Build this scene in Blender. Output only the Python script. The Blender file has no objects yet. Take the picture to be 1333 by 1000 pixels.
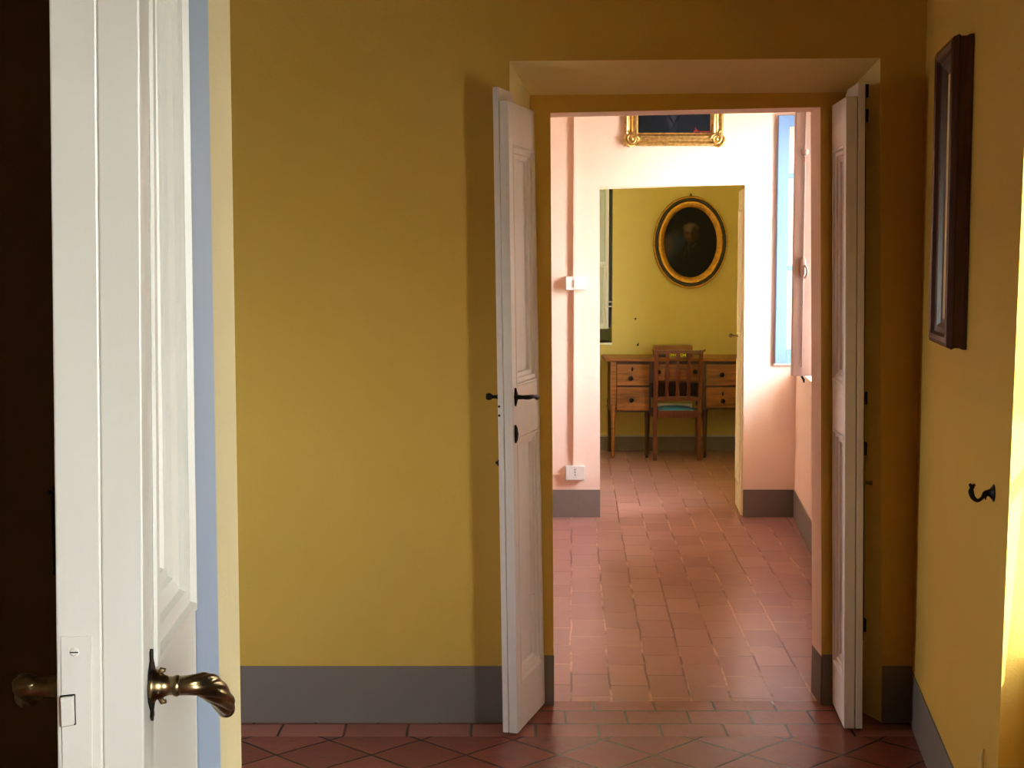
import bpy, math, random
from mathutils import Vector, Matrix, Euler
random.seed(7)
PI = math.pi
F = 1950.0; H = 1.6; PITCH = math.radians(4.84)
cp, sp = math.cos(PITCH), math.sin(PITCH)
SC = bpy.context.scene
COL = SC.collection
V = Vector

# ---------------------------------------------------------------- measuring (pixel -> metres at a known depth)
def ray(px, py):
    u = (px - 666.5) / F; w = (500 - py) / F
    return V((u, cp + w * sp, -sp + w * cp))
def at(px, py, Y):
    d = ray(px, py); t = Y / d.y
    return V((d.x * t, Y, H + d.z * t))
def atz(px, py, z):
    d = ray(px, py); t = (z - H) / d.z
    return V((d.x * t, d.y * t, z))
def floory(py): return atz(666, py, 0).y

# ---------------------------------------------------------------- materials
def new_mat(name):
    m = bpy.data.materials.new(name); m.use_nodes = True
    nt = m.node_tree; b = nt.nodes['Principled BSDF']
    return m, nt, b
def N(nt, t, **k):
    n = nt.nodes.new(t)
    for a, v in k.items(): setattr(n, a, v)
    return n
def lin(c):
    return tuple(((x / 255) / 12.92 if x / 255 <= .04045 else ((x / 255 + .055) / 1.055) ** 2.4) for x in c) + (1,)
def noise(nt, scale, detail=4, rough=.55, stretch=None, dist=0):
    tc = N(nt, 'ShaderNodeTexCoord'); n = N(nt, 'ShaderNodeTexNoise')
    n.inputs['Scale'].default_value = scale; n.inputs['Detail'].default_value = detail
    n.inputs['Roughness'].default_value = rough; n.inputs['Distortion'].default_value = dist
    if stretch:
        mp = N(nt, 'ShaderNodeMapping'); mp.inputs['Scale'].default_value = stretch
        nt.links.new(tc.outputs['Object'], mp.inputs['Vector']); nt.links.new(mp.outputs[0], n.inputs['Vector'])
    else:
        nt.links.new(tc.outputs['Object'], n.inputs['Vector'])
    return n
def ramp(nt, fac, stops):
    r = N(nt, 'ShaderNodeValToRGB'); e = r.color_ramp.elements
    e[0].position, e[0].color = stops[0]; e[1].position, e[1].color = stops[1]
    for p, c in stops[2:]:
        x = e.new(p); x.color = c
    nt.links.new(fac, r.inputs[0]); return r
def mix(nt, fac, a, b):
    m = N(nt, 'ShaderNodeMix', data_type='RGBA')
    for s, x in ((0, fac), (6, a), (7, b)):
        if hasattr(x, 'links') or hasattr(x, 'is_linked'): nt.links.new(x, m.inputs[s])
        else: m.inputs[s].default_value = x
    return m.outputs[2]
def bump(nt, b, h, strength, dist=.01, prev=None):
    bp = N(nt, 'ShaderNodeBump'); bp.inputs['Strength'].default_value = strength; bp.inputs['Distance'].default_value = dist
    nt.links.new(h, bp.inputs['Height'])
    if prev: nt.links.new(prev, bp.inputs['Normal'])
    nt.links.new(bp.outputs[0], b.inputs['Normal']); return bp.outputs[0]

def plaster(name, rgb, rgb2, grain=.25, rough=.85, spots=None):
    m, nt, b = new_mat(name)
    n1 = noise(nt, 1.3, 5, .6); c = ramp(nt, n1.outputs[0], [(.3, lin(rgb)), (.72, lin(rgb2))]).outputs[0]
    if spots:
        n3 = noise(nt, 14, 6, .7, dist=.4); f = ramp(nt, n3.outputs[0], [(.70, (0, 0, 0, 1)), (.76, (1, 1, 1, 1))]).outputs[0]
        c = mix(nt, f, c, lin(spots))
    nt.links.new(c, b.inputs['Base Color']); b.inputs['Roughness'].default_value = rough
    n2 = noise(nt, 160, 3, .6); n4 = noise(nt, 9, 3, .5)
    p = bump(nt, b, n4.outputs[0], .15, .02)
    bump(nt, b, n2.outputs[0], grain, .004, p)
    return m
def paint(name, rgb, rough=.4, chips=None, dirt=None, bstr=.12, thr=.69):
    m, nt, b = new_mat(name); c = lin(rgb)
    nd = noise(nt, 3.5, 4, .6, (1, 1, .35)); c = ramp(nt, nd.outputs[0], [(.3, lin(dirt or rgb)), (.65, lin(rgb))]).outputs[0]
    if chips:
        n = noise(nt, 22, 6, .75, dist=.5); f = ramp(nt, n.outputs[0], [(thr, (0, 0, 0, 1)), (thr + .015, (1, 1, 1, 1))]).outputs[0]
        c = mix(nt, f, c, lin(chips))
    nt.links.new(c, b.inputs['Base Color']); b.inputs['Roughness'].default_value = rough
    n2 = noise(nt, 30, 4, .6, (1, 1, .25)); bump(nt, b, n2.outputs[0], bstr, .004)
    return m
def simple(name, rgb, rough=.5, metal=0, var=.0, scale=40):
    m, nt, b = new_mat(name)
    n = noise(nt, scale, 4); k = max(0, 1 - var)
    c = ramp(nt, n.outputs[0], [(.3, lin(tuple(x * k for x in rgb))), (.7, lin(rgb))]).outputs[0]
    nt.links.new(c, b.inputs['Base Color'])
    b.inputs['Roughness'].default_value = rough; b.inputs['Metallic'].default_value = metal
    return m
def wood(name, dark, light, rough=.35, st=(3, 3, 40), scale=1.2):
    m, nt, b = new_mat(name)
    n = noise(nt, scale, 6, .65, st, .6)
    c = ramp(nt, n.outputs[0], [(.32, lin(dark)), (.66, lin(light))]).outputs[0]
    nt.links.new(c, b.inputs['Base Color']); b.inputs['Roughness'].default_value = rough
    bump(nt, b, n.outputs[0], .1, .002); return m

def tiles(name, rot, bw, rh, off, c1, c2, mortar_d, mortar_l, shift=(0, 0), msize=.005, rlo=.22, rhi=.5, bstr=.5, offset_freq=2):
    m, nt, b = new_mat(name)
    tc = N(nt, 'ShaderNodeTexCoord'); mp = N(nt, 'ShaderNodeMapping')
    mp.inputs['Rotation'].default_value = (0, 0, rot); mp.inputs['Location'].default_value = (shift[0], shift[1], 0)
    nt.links.new(tc.outputs['Object'], mp.inputs['Vector'])
    # slightly wandering joints
    wn = N(nt, 'ShaderNodeTexNoise'); wn.inputs['Scale'].default_value = 3.0; wn.inputs['Detail'].default_value = 3
    nt.links.new(tc.outputs['Object'], wn.inputs['Vector'])
    vs = N(nt, 'ShaderNodeVectorMath', operation='SUBTRACT'); vs.inputs[1].default_value = (.5, .5, .5)
    nt.links.new(wn.outputs['Color'], vs.inputs[0])
    vm = N(nt, 'ShaderNodeVectorMath', operation='MULTIPLY'); vm.inputs[1].default_value = (.022, .022, 0)
    nt.links.new(vs.outputs[0], vm.inputs[0])
    va = N(nt, 'ShaderNodeVectorMath', operation='ADD')
    nt.links.new(mp.outputs[0], va.inputs[0]); nt.links.new(vm.outputs[0], va.inputs[1])
    br = N(nt, 'ShaderNodeTexBrick'); br.offset = off; br.offset_frequency = offset_freq; br.squash = 1
    for k, v in (('Scale', 1), ('Mortar Size', msize), ('Mortar Smooth', .3), ('Bias', 0), ('Brick Width', bw), ('Row Height', rh)):
        br.inputs[k].default_value = v
    br.inputs['Color1'].default_value = lin(c1); br.inputs['Color2'].default_value = lin(c2)
    n0 = noise(nt, 2.2, 4, .6)
    mc = mix(nt, ramp(nt, n0.outputs[0], [(.45, (0, 0, 0, 1)), (.6, (1, 1, 1, 1))]).outputs[0], lin(mortar_d), lin(mortar_l))
    nt.links.new(mc, br.inputs['Mortar']); nt.links.new(va.outputs[0], br.inputs['Vector'])
    n1 = noise(nt, 5, 8, .7, dist=.3)
    cc = mix(nt, ramp(nt, n1.outputs[0], [(.5, (0, 0, 0, 1)), (1, (.4, .4, .4, 1))]).outputs[0], br.outputs['Color'], lin(tuple(x * .72 for x in c1)))
    n3 = noise(nt, 28, 6, .7)
    cc = mix(nt, ramp(nt, n3.outputs[0], [(.6, (0, 0, 0, 1)), (.9, (.15, .15, .15, 1))]).outputs[0], cc, lin(tuple(min(255, x * 1.2 + 25) for x in c2)))
    nt.links.new(cc, b.inputs['Base Color'])
    rr = N(nt, 'ShaderNodeMapRange'); rr.inputs[1].default_value = .3; rr.inputs[2].default_value = .7
    rr.inputs[3].default_value = rlo; rr.inputs[4].default_value = rhi
    n2 = noise(nt, 7, 6, .65); nt.links.new(n2.outputs[0], rr.inputs[0]); b.inputs['Roughness'].default_value = rlo + .12
    inv = N(nt, 'ShaderNodeMath', operation='SUBTRACT'); inv.inputs[0].default_value = 1
    nt.links.new(br.outputs['Fac'], inv.inputs[1])
    p = bump(nt, b, inv.outputs[0], .5, .003)
    p = bump(nt, b, n1.outputs[0], bstr * .5, .008, p)
    n5 = noise(nt, 60, 4, .6); bump(nt, b, n5.outputs[0], .25, .003, p)
    b.inputs['Specular IOR Level'].default_value = .5
    return m

M = {}
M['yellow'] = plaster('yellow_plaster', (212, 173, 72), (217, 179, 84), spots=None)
M['yellow3'] = plaster('far_yellow_plaster', (206, 190, 112), (212, 196, 122))
M['cream'] = plaster('cream_plaster', (200, 180, 134), (206, 188, 142), .3)
M['pink'] = plaster('pink_plaster', (240, 214, 196), (245, 220, 204), .12)
M['grey'] = plaster('grey_skirting_paint', (114, 105, 99), (126, 117, 110), .35, .6)
M['grey_light'] = plaster('pale_skirting_line', (190, 188, 180), (200, 198, 190))
M['ceiling'] = plaster('ceiling_plaster', (225, 205, 150), (232, 214, 160))
M['ceiling_wood'] = wood('ceiling_boards', (84, 56, 34), (120, 84, 52), .6)
M['room_shade'] = plaster('shade_toned_plaster', (84, 68, 36), (92, 74, 40))  # shadow of the camera room put into its wall colour
M['white'] = paint('white_gloss_paint', (232, 228, 220), .3, None, (222, 216, 206), .1)
M['white_mid'] = paint('worn_white_paint', (238, 232, 230), .38, (120, 70, 40), (228, 218, 212), .12, .705)
M['blue'] = paint('pale_blue_paint', (152, 168, 190), .5, None, (144, 160, 184), .2)
M['blue2'] = paint('casement_blue_paint', (98, 140, 194), .4, None, (90, 132, 186), .08)
M['greige'] = paint('grey_beige_paint', (205, 190, 186), .45, None, (195, 180, 176), .05)
M['window_white'] = paint('window_paint', (225, 228, 226), .4)
M['dull_green'] = paint('pale_green_paint', (190, 205, 195), .4)
M['iron'] = simple('dark_iron', (28, 22, 20), .45, .6, .4)
M['brass'] = simple('aged_brass', (150, 128, 92), .28, 1, .35, 60)
M['plastic'] = simple('white_plastic', (232, 232, 230), .35)
M['old_plastic'] = simple('ivory_plastic', (222, 196, 130), .45)
M['dark_wood'] = wood('dark_stained_wood', (45, 20, 12), (88, 42, 24), .3, (40, 3, 3))
M['desk'] = wood('desk_oak', (96, 54, 22), (158, 98, 44), .4, (3, 30, 30))
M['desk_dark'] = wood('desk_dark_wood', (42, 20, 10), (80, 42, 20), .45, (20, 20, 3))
M['chair_wood'] = wood('chair_mahogany', (66, 26, 12), (112, 52, 26), .3, (25, 25, 3))
M['seat_blue'] = simple('blue_seat_fabric', (80, 150, 215), .85, 0, .15, 120)
M['seat_white'] = simple('white_piping', (225, 225, 225), .8)
M['gold'] = simple('gilded_wood', (240, 206, 130), .3, .85, .3, 50)
M['gold_dull'] = simple('dull_gilding', (214, 158, 62), .38, .7, .25, 30)
M['black_paint'] = simple('black_lacquer', (16, 12, 10), .35)
M['black_print'] = simple('black_box_band', (12, 12, 14), .5)
M['yellow_ink'] = simple('yellow_print', (235, 240, 40), .6)
M['mat_cream'] = simple('cream_mount', (236, 218, 166), .7)
M['red_ink'] = simple('red_signature_paint', (170, 50, 40), .6)
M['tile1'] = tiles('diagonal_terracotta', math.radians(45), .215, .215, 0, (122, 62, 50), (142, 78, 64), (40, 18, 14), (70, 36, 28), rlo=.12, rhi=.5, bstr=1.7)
M['tileb'] = tiles('border_terracotta', .0, .215, .147, .5, (146, 88, 74), (162, 102, 88), (48, 22, 16), (110, 66, 54), shift=(.03, .01), rlo=.14, rhi=.5, bstr=1.5)
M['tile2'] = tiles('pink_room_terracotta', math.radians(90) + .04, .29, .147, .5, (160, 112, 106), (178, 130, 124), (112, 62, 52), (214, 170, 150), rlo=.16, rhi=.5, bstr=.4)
M['tile3'] = tiles('far_room_terracotta', math.radians(90) + .04, .29, .147, .5, (120, 62, 50), (138, 78, 64), (90, 55, 45), (180, 140, 120), rlo=.3, rhi=.6, bstr=.4)
def glass_mat():
    m, nt, b = new_mat('window_glass'); nt.nodes.remove(b)
    o = nt.nodes['Material Output']; t = N(nt, 'ShaderNodeBsdfTransparent'); t.inputs[0].default_value = (.93, .96, .95, 1)
    g = N(nt, 'ShaderNodeBsdfGlossy'); g.inputs['Roughness'].default_value = .03
    mx = N(nt, 'ShaderNodeMixShader'); mx.inputs[0].default_value = .05
    nt.links.new(t.outputs[0], mx.inputs[1]); nt.links.new(g.outputs[0], mx.inputs[2]); nt.links.new(mx.outputs[0], o.inputs[0])
    return m
M['glass'] = glass_mat()

def painting(name, base, blobs, rough=.3):
    """flat canvas: elliptical patches of paint, mixed one over the other; coordinates are metres on the canvas"""
    m, nt, b = new_mat(name)
    tc = N(nt, 'ShaderNodeTexCoord'); nz = N(nt, 'ShaderNodeTexNoise'); nz.inputs['Scale'].default_value = 30
    nt.links.new(tc.outputs['Object'], nz.inputs['Vector'])
    vs = N(nt, 'ShaderNodeVectorMath', operation='SUBTRACT'); vs.inputs[1].default_value = (.5, .5, .5); nt.links.new(nz.outputs['Color'], vs.inputs[0])
    sc = N(nt, 'ShaderNodeVectorMath', operation='SCALE'); sc.inputs['Scale'].default_value = .02; nt.links.new(vs.outputs[0], sc.inputs[0])
    ad = N(nt, 'ShaderNodeVectorMath', operation='ADD'); nt.links.new(tc.outputs['Object'], ad.inputs[0]); nt.links.new(sc.outputs[0], ad.inputs[1])
    c = lin(base)
    for (x, z, rx, rz, rot, soft, col) in blobs:
        mp = N(nt, 'ShaderNodeMapping', vector_type='TEXTURE')
        mp.inputs['Location'].default_value = (x, 0, z); mp.inputs['Rotation'].default_value = (0, rot, 0); mp.inputs['Scale'].default_value = (rx, 1, rz)
        nt.links.new(ad.outputs[0], mp.inputs['Vector'])
        fl = N(nt, 'ShaderNodeVectorMath', operation='MULTIPLY'); fl.inputs[1].default_value = (1, 0, 1); nt.links.new(mp.outputs[0], fl.inputs[0])
        ln = N(nt, 'ShaderNodeVectorMath', operation='LENGTH'); nt.links.new(fl.outputs[0], ln.inputs[0])
        mr = N(nt, 'ShaderNodeMapRange'); mr.inputs[1].default_value = 1 - soft; mr.inputs[2].default_value = 1 + soft
        mr.inputs[3].default_value = 1; mr.inputs[4].default_value = 0; nt.links.new(ln.outputs['Value'], mr.inputs[0])
        c = mix(nt, mr.outputs[0], c, lin(col))
    nt.links.new(c, b.inputs['Base Color']); b.inputs['Roughness'].default_value = rough; b.inputs['Specular IOR Level'].default_value = .15
    return m

# ---------------------------------------------------------------- mesh building
def wloc(o):
    p = V((0, 0, 0))
    while o: p += o.location; o = o.parent
    return p
class MB:
    def __init__(s): s.v = []; s.f = []; s.m = []; s.sm = []
    def face(s, pts, mi=0, smooth=False):
        i = len(s.v); s.v += [V(p) for p in pts]; s.f.append(tuple(range(i, i + len(pts)))); s.m.append(mi); s.sm.append(smooth)
    def box8(s, p, mi=0):      # p: 4 bottom + 4 top corners
        i = len(s.v); s.v += [V(q) for q in p]
        for f in ((3, 2, 1, 0), (4, 5, 6, 7), (0, 1, 5, 4), (1, 2, 6, 5), (2, 3, 7, 6), (3, 0, 4, 7)):
            s.f.append(tuple(i + k for k in f)); s.m.append(mi); s.sm.append(False)
        return s
    def box(s, x0, x1, y0, y1, z0, z1, mi=0):
        return s.box8([(x0, y0, z0), (x1, y0, z0), (x1, y1, z0), (x0, y1, z0), (x0, y0, z1), (x1, y0, z1), (x1, y1, z1), (x0, y1, z1)], mi)
    def grid(s, rows, closed_u=False, closed_v=False, mi=0, smooth=True):
        i = len(s.v); n = len(rows[0])
        for r in rows: s.v += [V(q) for q in r]
        R = len(rows)
        for a in range(R if closed_v else R - 1):
            for b in range(n if closed_u else n - 1):
                a2 = (a + 1) % R; b2 = (b + 1) % n
                s.f.append((i + a * n + b, i + a * n + b2, i + a2 * n + b2, i + a2 * n + b)); s.m.append(mi); s.sm.append(smooth)
        return s
    def tube(s, pts, rad, seg=14, mi=0, caps=True, shape=None):
        pts = [V(p) for p in pts]; n = len(pts)
        if not hasattr(rad, '__len__'): rad = [rad] * n
        rows = []; up = None
        for k in range(n):
            t = (pts[min(k + 1, n - 1)] - pts[max(k - 1, 0)]).normalized()
            if up is None: up = t.orthogonal().normalized()
            up = (up - t * up.dot(t)).normalized(); si = t.cross(up)
            row = []
            for j in range(seg):
                a = 2 * PI * j / seg; r = rad[k] * (shape(a, k / (n - 1)) if shape else 1)
                row.append(pts[k] + up * (math.cos(a) * r) + si * (math.sin(a) * r))
            rows.append(row)
        s.grid(rows, closed_u=True, mi=mi)
        if caps:
            s.face(list(reversed(rows[0])), mi); s.face(rows[-1], mi)
        return s
    def lathe(s, base, axis, prof, seg=24, mi=0):
        axis = V(axis).normalized(); u = axis.orthogonal().normalized(); w = axis.cross(u); base = V(base)
        rows = [[base + axis * h + (u * math.cos(2 * PI * j / seg) + w * math.sin(2 * PI * j / seg)) * max(r, 1e-4) for j in range(seg)] for (h, r) in prof]
        return s.grid(rows, closed_u=True, mi=mi)
    def build(s, name, mats, parent=None, origin=None, bev=0, label=None):
        if not isinstance(mats, (list, tuple)): mats = [mats]
        if parent is not None: o0 = wloc(parent)
        elif origin is not None: o0 = V(origin)
        else:
            o0 = V((sum(v.x for v in s.v) / len(s.v), sum(v.y for v in s.v) / len(s.v), min(v.z for v in s.v)))
        me = bpy.data.meshes.new(name); me.from_pydata([tuple(v - o0) for v in s.v], [], s.f)
        for m in mats: me.materials.append(m)
        for i, p in enumerate(me.polygons): p.material_index = s.m[i]; p.use_smooth = s.sm[i]
        import bmesh
        bm = bmesh.new(); bm.from_mesh(me); bmesh.ops.remove_doubles(bm, verts=bm.verts, dist=1e-6)
        bmesh.ops.recalc_face_normals(bm, faces=bm.faces); bm.to_mesh(me); bm.free(); me.update()
        o = bpy.data.objects.new(name, me); COL.objects.link(o)
        if parent is not None: o.parent = parent
        else: o.location = o0
        if bev:
            b = o.modifiers.new('bevel', 'BEVEL'); b.width = bev; b.segments = 2; b.limit_method = 'ANGLE'; b.angle_limit = math.radians(40)
        if label: o['label'] = label
        return o
def struct(o, label=None):
    o['kind'] = 'structure'
    if label: o['label'] = label
    return o
def tag(o, label, cat, group=None):
    o['label'] = label; o['category'] = cat
    if group: o['group'] = group
    return o
def empty(name, loc):
    o = bpy.data.objects.new(name, None); COL.objects.link(o); o.location = loc; o.empty_display_size = .1
    return o
def catmull(pts, n=6):
    pts = [V(p) for p in pts]; P = [pts[0] * 2 - pts[1]] + pts + [pts[-1] * 2 - pts[-2]]; out = []
    for i in range(1, len(P) - 2):
        for k in range(n):
            t = k / n
            out.append(.5 * ((2 * P[i]) + (-P[i - 1] + P[i + 1]) * t + (2 * P[i - 1] - 5 * P[i] + 4 * P[i + 1] - P[i + 2]) * t * t + (-P[i - 1] + 3 * P[i] - 3 * P[i + 1] + P[i + 2]) * t ** 3))
    return out + [pts[-1]]
def lerp(a, b, t): return a + (b - a) * t
def resample(vals, n):
    out = []
    for i in range(n):
        x = i / (n - 1) * (len(vals) - 1); k = min(int(x), len(vals) - 2); out.append(lerp(vals[k], vals[k + 1], x - k))
    return out

# mitred moulding running round a rectangle a0..a1 x b0..b1; P(a,b,h) gives a world point
def mitred(mb, P, a0, a1, b0, b1, prof, mi=0, smooth=False):
    rows = []
    for (u, h) in prof:
        rows.append([P(a0 + u, b0 + u, h), P(a1 - u, b0 + u, h), P(a1 - u, b1 - u, h), P(a0 + u, b1 - u, h)])
    mb.grid(rows, closed_u=True, mi=mi, smooth=smooth)

# ---------------------------------------------------------------- key depths
YC0, YC1 = 2.0, 2.31                      # wall of the room the camera stands in
YM = floory(940.5); YR = floory(918.5)    # ochre wall and its door recess
YMB = YR + .17                            # pink side of that wall
YP = floory(673.5); YPB = YP + .36        # pink end wall
YF = floory(587)                          # farthest wall
CEIL = 3.15
BBH = .185
# right wall of the ochre room
c1 = at(1186.5, 905, YM); c2 = atz(1242, 1000, BBH)
rb = (c1.x - c2.x) / (c1.y - c2.y); ra = c1.x - rb * c1.y
def rx(y): return ra + rb * y
def onright(px, py, off=0):
    d = ray(px, py); t = (ra - off) / (d.x - rb * d.y); return V((d.x * t, d.y * t, H + d.z * t))
# right wall of the pink room
p1 = atz(1033, 672.5, 0); p2 = atz(1057, 722, 0)
pb = (p1.x - p2.x) / (p1.y - p2.y); pa = p1.x - pb * p1.y
def prx(y): return pa + pb * y
print('DEPTHS', YM, YR, YP, YF, 'right', ra, rb, 'pink', pa, pb, prx(YP))

def ring(mb, outer, inner, mi=0):   # BL TL TR BR each; opening reaches the floor
    for k in range(3): mb.face([outer[k], outer[k + 1], inner[k + 1], inner[k]], mi)

# ================================================================ SETTING
# ---- wall with the first doorway (camera room / ochre room)
XL = at(256.5, 850, YC0).x
jb = [V((at(256, 850, YC0).x, 0, 0)), None]
def doorx(z):  # left reveal plane, hardly out of plumb
    a = at(309.5, 900, YC1); b = at(295.5, 10, YC1); return a.x + (b.x - a.x) * (z - a.z) / (b.z - a.z)
XR0 = .82; ZH0 = 2.35
w = MB()
def P0(x, y, z): return V((x, y, z))
w.box8([(-3.65, YC0, 0), (doorx(0), YC0, 0), (doorx(0), YC1, 0), (-3.65, YC1, 0), (-3.65, YC0, ZH0), (doorx(ZH0), YC0, ZH0), (doorx(ZH0), YC1, ZH0), (-3.65, YC1, ZH0)])
w.box(-3.65, 1.18, YC0, YC1, ZH0, CEIL); w.box(XR0, 1.18, YC0, YC1, 0, ZH0)
struct(w.build('wall_middle', M['room_shade']))
# cream plaster reveal and blue painted frame strip lying on it
YBL = 2.135
rv = MB()
rv.box8([(doorx(0), YBL, 0), (doorx(0) + .004, YBL, 0), (doorx(0) + .004, YC1 + .001, 0), (doorx(0), YC1 + .001, 0), (doorx(ZH0), YBL, ZH0), (doorx(ZH0) + .004, YBL, ZH0), (doorx(ZH0) + .004, YC1 + .001, ZH0), (doorx(ZH0), YC1 + .001, ZH0)])
struct(rv.build('trim_1', M['cream']), 'cream plaster edge of the first doorway')
rv = MB()
rv.box8([(doorx(0), YC0 - .01, 0), (doorx(0) + .006, YC0 - .01, 0), (doorx(0) + .006, YBL, 0), (doorx(0), YBL, 0), (doorx(ZH0), YC0 - .01, ZH0), (doorx(ZH0) + .006, YC0 - .01, ZH0), (doorx(ZH0) + .006, YBL, ZH0), (doorx(ZH0), YBL, ZH0)])
struct(rv.build('trim_2', M['blue']), 'pale blue painted door jamb behind the nearest white door')

# ---- ochre wall with the recessed door opening
ZB = 0
def col(pxt, pyt, pxb, pyb, Y):
    """vertical edge through two seen pixels, carried down to the floor; returns (bottom, top)"""
    t = at(pxt, pyt, Y); b = at(pxb, pyb, Y); k = (b.x - t.x) / (b.z - t.z)
    return V((t.x - k * t.z, Y, 0)), t
lb, lt = col(663, 79.5, 667, 700, YM); rbm, rt = col(1146, 75.5, 1147, 700, YM)
A = [lb, lt, rt, rbm]
l2b, l2t = col(690, 124, 694, 900, YR); r2b, r2t = col(1104, 120, 1106, 900, YR)
B = [l2b, l2t, r2t, r2b]
l3b, l3t = col(716.5, 147, 721, 900, YR); r3b, r3t = col(1068, 139.5, 1069.5, 900, YR)
Cc = [l3b, l3t, r3t, r3b]
D = [p + V((0, YMB - YR, 0)) for p in Cc]
XW0, XW1 = -3.4, rx(YM) + .25
O1 = [V((XW0, YM, 0)), V((XW0, YM, CEIL)), V((XW1, YM, CEIL)), V((XW1, YM, 0))]
O2 = [V((p.x, YMB, p.z)) for p in O1]
w = MB()
ring(w, O1, A, 0); ring(w, A, B, 2); ring(w, B, Cc, 0); ring(w, Cc, D, 1); ring(w, D, O2, 1)
w.face([O1[0], O1[1], O2[1], O2[0]]); w.face([O1[3], O1[2], O2[2], O2[3]]); w.face([O1[1], O1[2], O2[2], O2[1]])
M['yellow_recess'] = plaster('ochre_recess_plaster', (230, 210, 146), (236, 218, 158))
ow = struct(w.build('wall_back', [M['yellow'], M['pink'], M['yellow_recess']], origin=(0, 0, 0)))

# ---- pink end wall with the farther opening
a_b, a_t = col(780.5, 243.5, 781, 600, YP); b_b, b_t = col(970, 241, 967, 640, YP)
E = [a_b, a_t, b_t, b_b]
a3b, a3t = V((a_b.x - .02, YPB, 0)), V((a_t.x - .02, YPB, a_t.z)); b3 = at(957, 560, YPB)
G = [a3b, a3t, V((b_t.x + .05, YPB, b_t.z + .02)), V((b_b.x + .05, YPB, 0))]
O3 = [V((-2.0, YP, 0)), V((-2.0, YP, CEIL)), V((2.3, YP, CEIL)), V((2.3, YP, 0))]
O4 = [V((p.x, YPB, p.z)) for p in O3]
w = MB(); ring(w, O3, E, 0); ring(w, E, G, 0); ring(w, G, O4, 1)
w.face([O3[0], O3[1], O4[1], O4[0]]); w.face([O3[3], O3[2], O4[2], O4[3]]); w.face([O3[1], O3[2], O4[2], O4[1]])
struct(w.build('wall_end', [M['pink'], M['yellow3']], origin=(0, 0, 0)))

# ---- farthest wall with the shutter niche on the left
nr = at(797, 350, YF).x; nz0 = at(797, 446, YF).z; nz1 = 2.45; nx0 = nr - .95
w = MB(); X0, X1 = -1.4, 2.3
for (a, b, c, d) in ((X0, nx0, 0, CEIL), (nr, X1, 0, CEIL), (nx0, nr, 0, nz0), (nx0, nr, nz1, CEIL)):
    w.box(a, b, YF, YF + .4, c, d)
w.box(nx0, nr, YF + .34, YF + .4, nz0, nz1, 1)
struct(w.build('wall_far', [M['yellow3'], M['dull_green']], origin=(0, 0, 0)))

# ---- side walls
def wall_holes(name, xf, y0, y1, holes, mats, th=.5, side=1):
    """a wall along Y whose room face follows xf(y), with rectangular window holes (ya, yb, za, zb)"""
    w = MB(); holes = sorted(holes)
    def blk(ya, yb, za, zb):
        if yb - ya < 1e-4: return
        a, b = xf(ya), xf(yb); t = th * side
        w.box8([(a, ya, za), (a + t, ya, za), (b + t, yb, za), (b, yb, za), (a, ya, zb), (a + t, ya, zb), (b + t, yb, zb), (b, yb, zb)])
    y = y0
    for (ya, yb, za, zb) in holes:
        blk(y, ya, 0, CEIL); blk(ya, yb, 0, za); blk(ya, yb, zb, CEIL); y = yb
    blk(y, y1, 0, CEIL)
    return struct(w.build(name, mats, origin=(0, 0, 0)))
# camera room
wall_holes('wall_right', lambda y: 1.02, -2.6, YC0, [(-1.7, -.25, .6, 2.3)], M['room_shade'], .16)
wall_holes('wall_left', lambda y: -1.9, -2.6, YC0, [], M['room_shade'], .2, -1)
struct(MB().box(-2.1, 1.47, -2.8, -2.6, 0, CEIL).build('wall_front', M['room_shade']))
# ochre room : full height window niche, its far reveal is seen at the right edge of the photo
eb = onright(1301, 950); et = onright(1330, 270)
NY1 = eb.y; NYT = et.y
NY0 = YC1 + .5; ZN = 2.3
print('niche edge', eb, et)
TH = .25
w = MB()
def edge(z): return lerp(NY1, NYT, (z - eb.z) / (et.z - eb.z)) if z > eb.z else NY1 + (NY1 - NYT) * (eb.z - z) / (et.z - eb.z)
def wp(y, z, d=0): return V((rx(y) + d, y, z))
zs = [0, .6, 1.2, 1.8, ZN]
for k in range(4):
    za, zb = zs[k], zs[k + 1]; ya, yb = edge(za), edge(zb)
    w.box8([wp(ya, za), wp(YM, za), wp(YM, za, TH), wp(ya, za, TH), wp(yb, zb), wp(YM, zb), wp(YM, zb, TH), wp(yb, zb, TH)])
w.box8([wp(YC1, 0), wp(NY0, 0), wp(NY0, 0, TH), wp(YC1, 0, TH), wp(YC1, ZN), wp(NY0, ZN), wp(NY0, ZN, TH), wp(YC1, ZN, TH)])
w.box8([wp(YC1, ZN), wp(YM, ZN), wp(YM, ZN, TH), wp(YC1, ZN, TH), wp(YC1, CEIL), wp(YM, CEIL), wp(YM, CEIL, TH), wp(YC1, CEIL, TH)])
SILL1 = .70
w.box8([wp(NY0, 0, .10), wp(NY1 + .05, 0, .10), wp(NY1 + .05, 0, TH), wp(NY0, 0, TH), wp(NY0, SILL1, .10), wp(NY1 + .05, SILL1, .10), wp(NY1 + .05, SILL1, TH), wp(NY0, SILL1, TH)])
struct(w.build('wall_right', M['yellow'], origin=(0, 0, 0)))
wall_holes('wall_left', lambda y: -3.4, YC0, YMB, [(3.85, 4.6, 1.0, 1.8)], M['yellow'], .25, -1)
# pink room
PW = [(YMB + .75, YMB + 1.25, .92, 2.1), (YP - 1.22, YP - .02, .92, 2.5)]
wall_holes('wall_right', prx, YMB, YP, PW, M['pink'], .42)
struct(MB().box(-2.0, -1.8, YMB, YP, 0, CEIL).build('wall_left', M['pink']))
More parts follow.
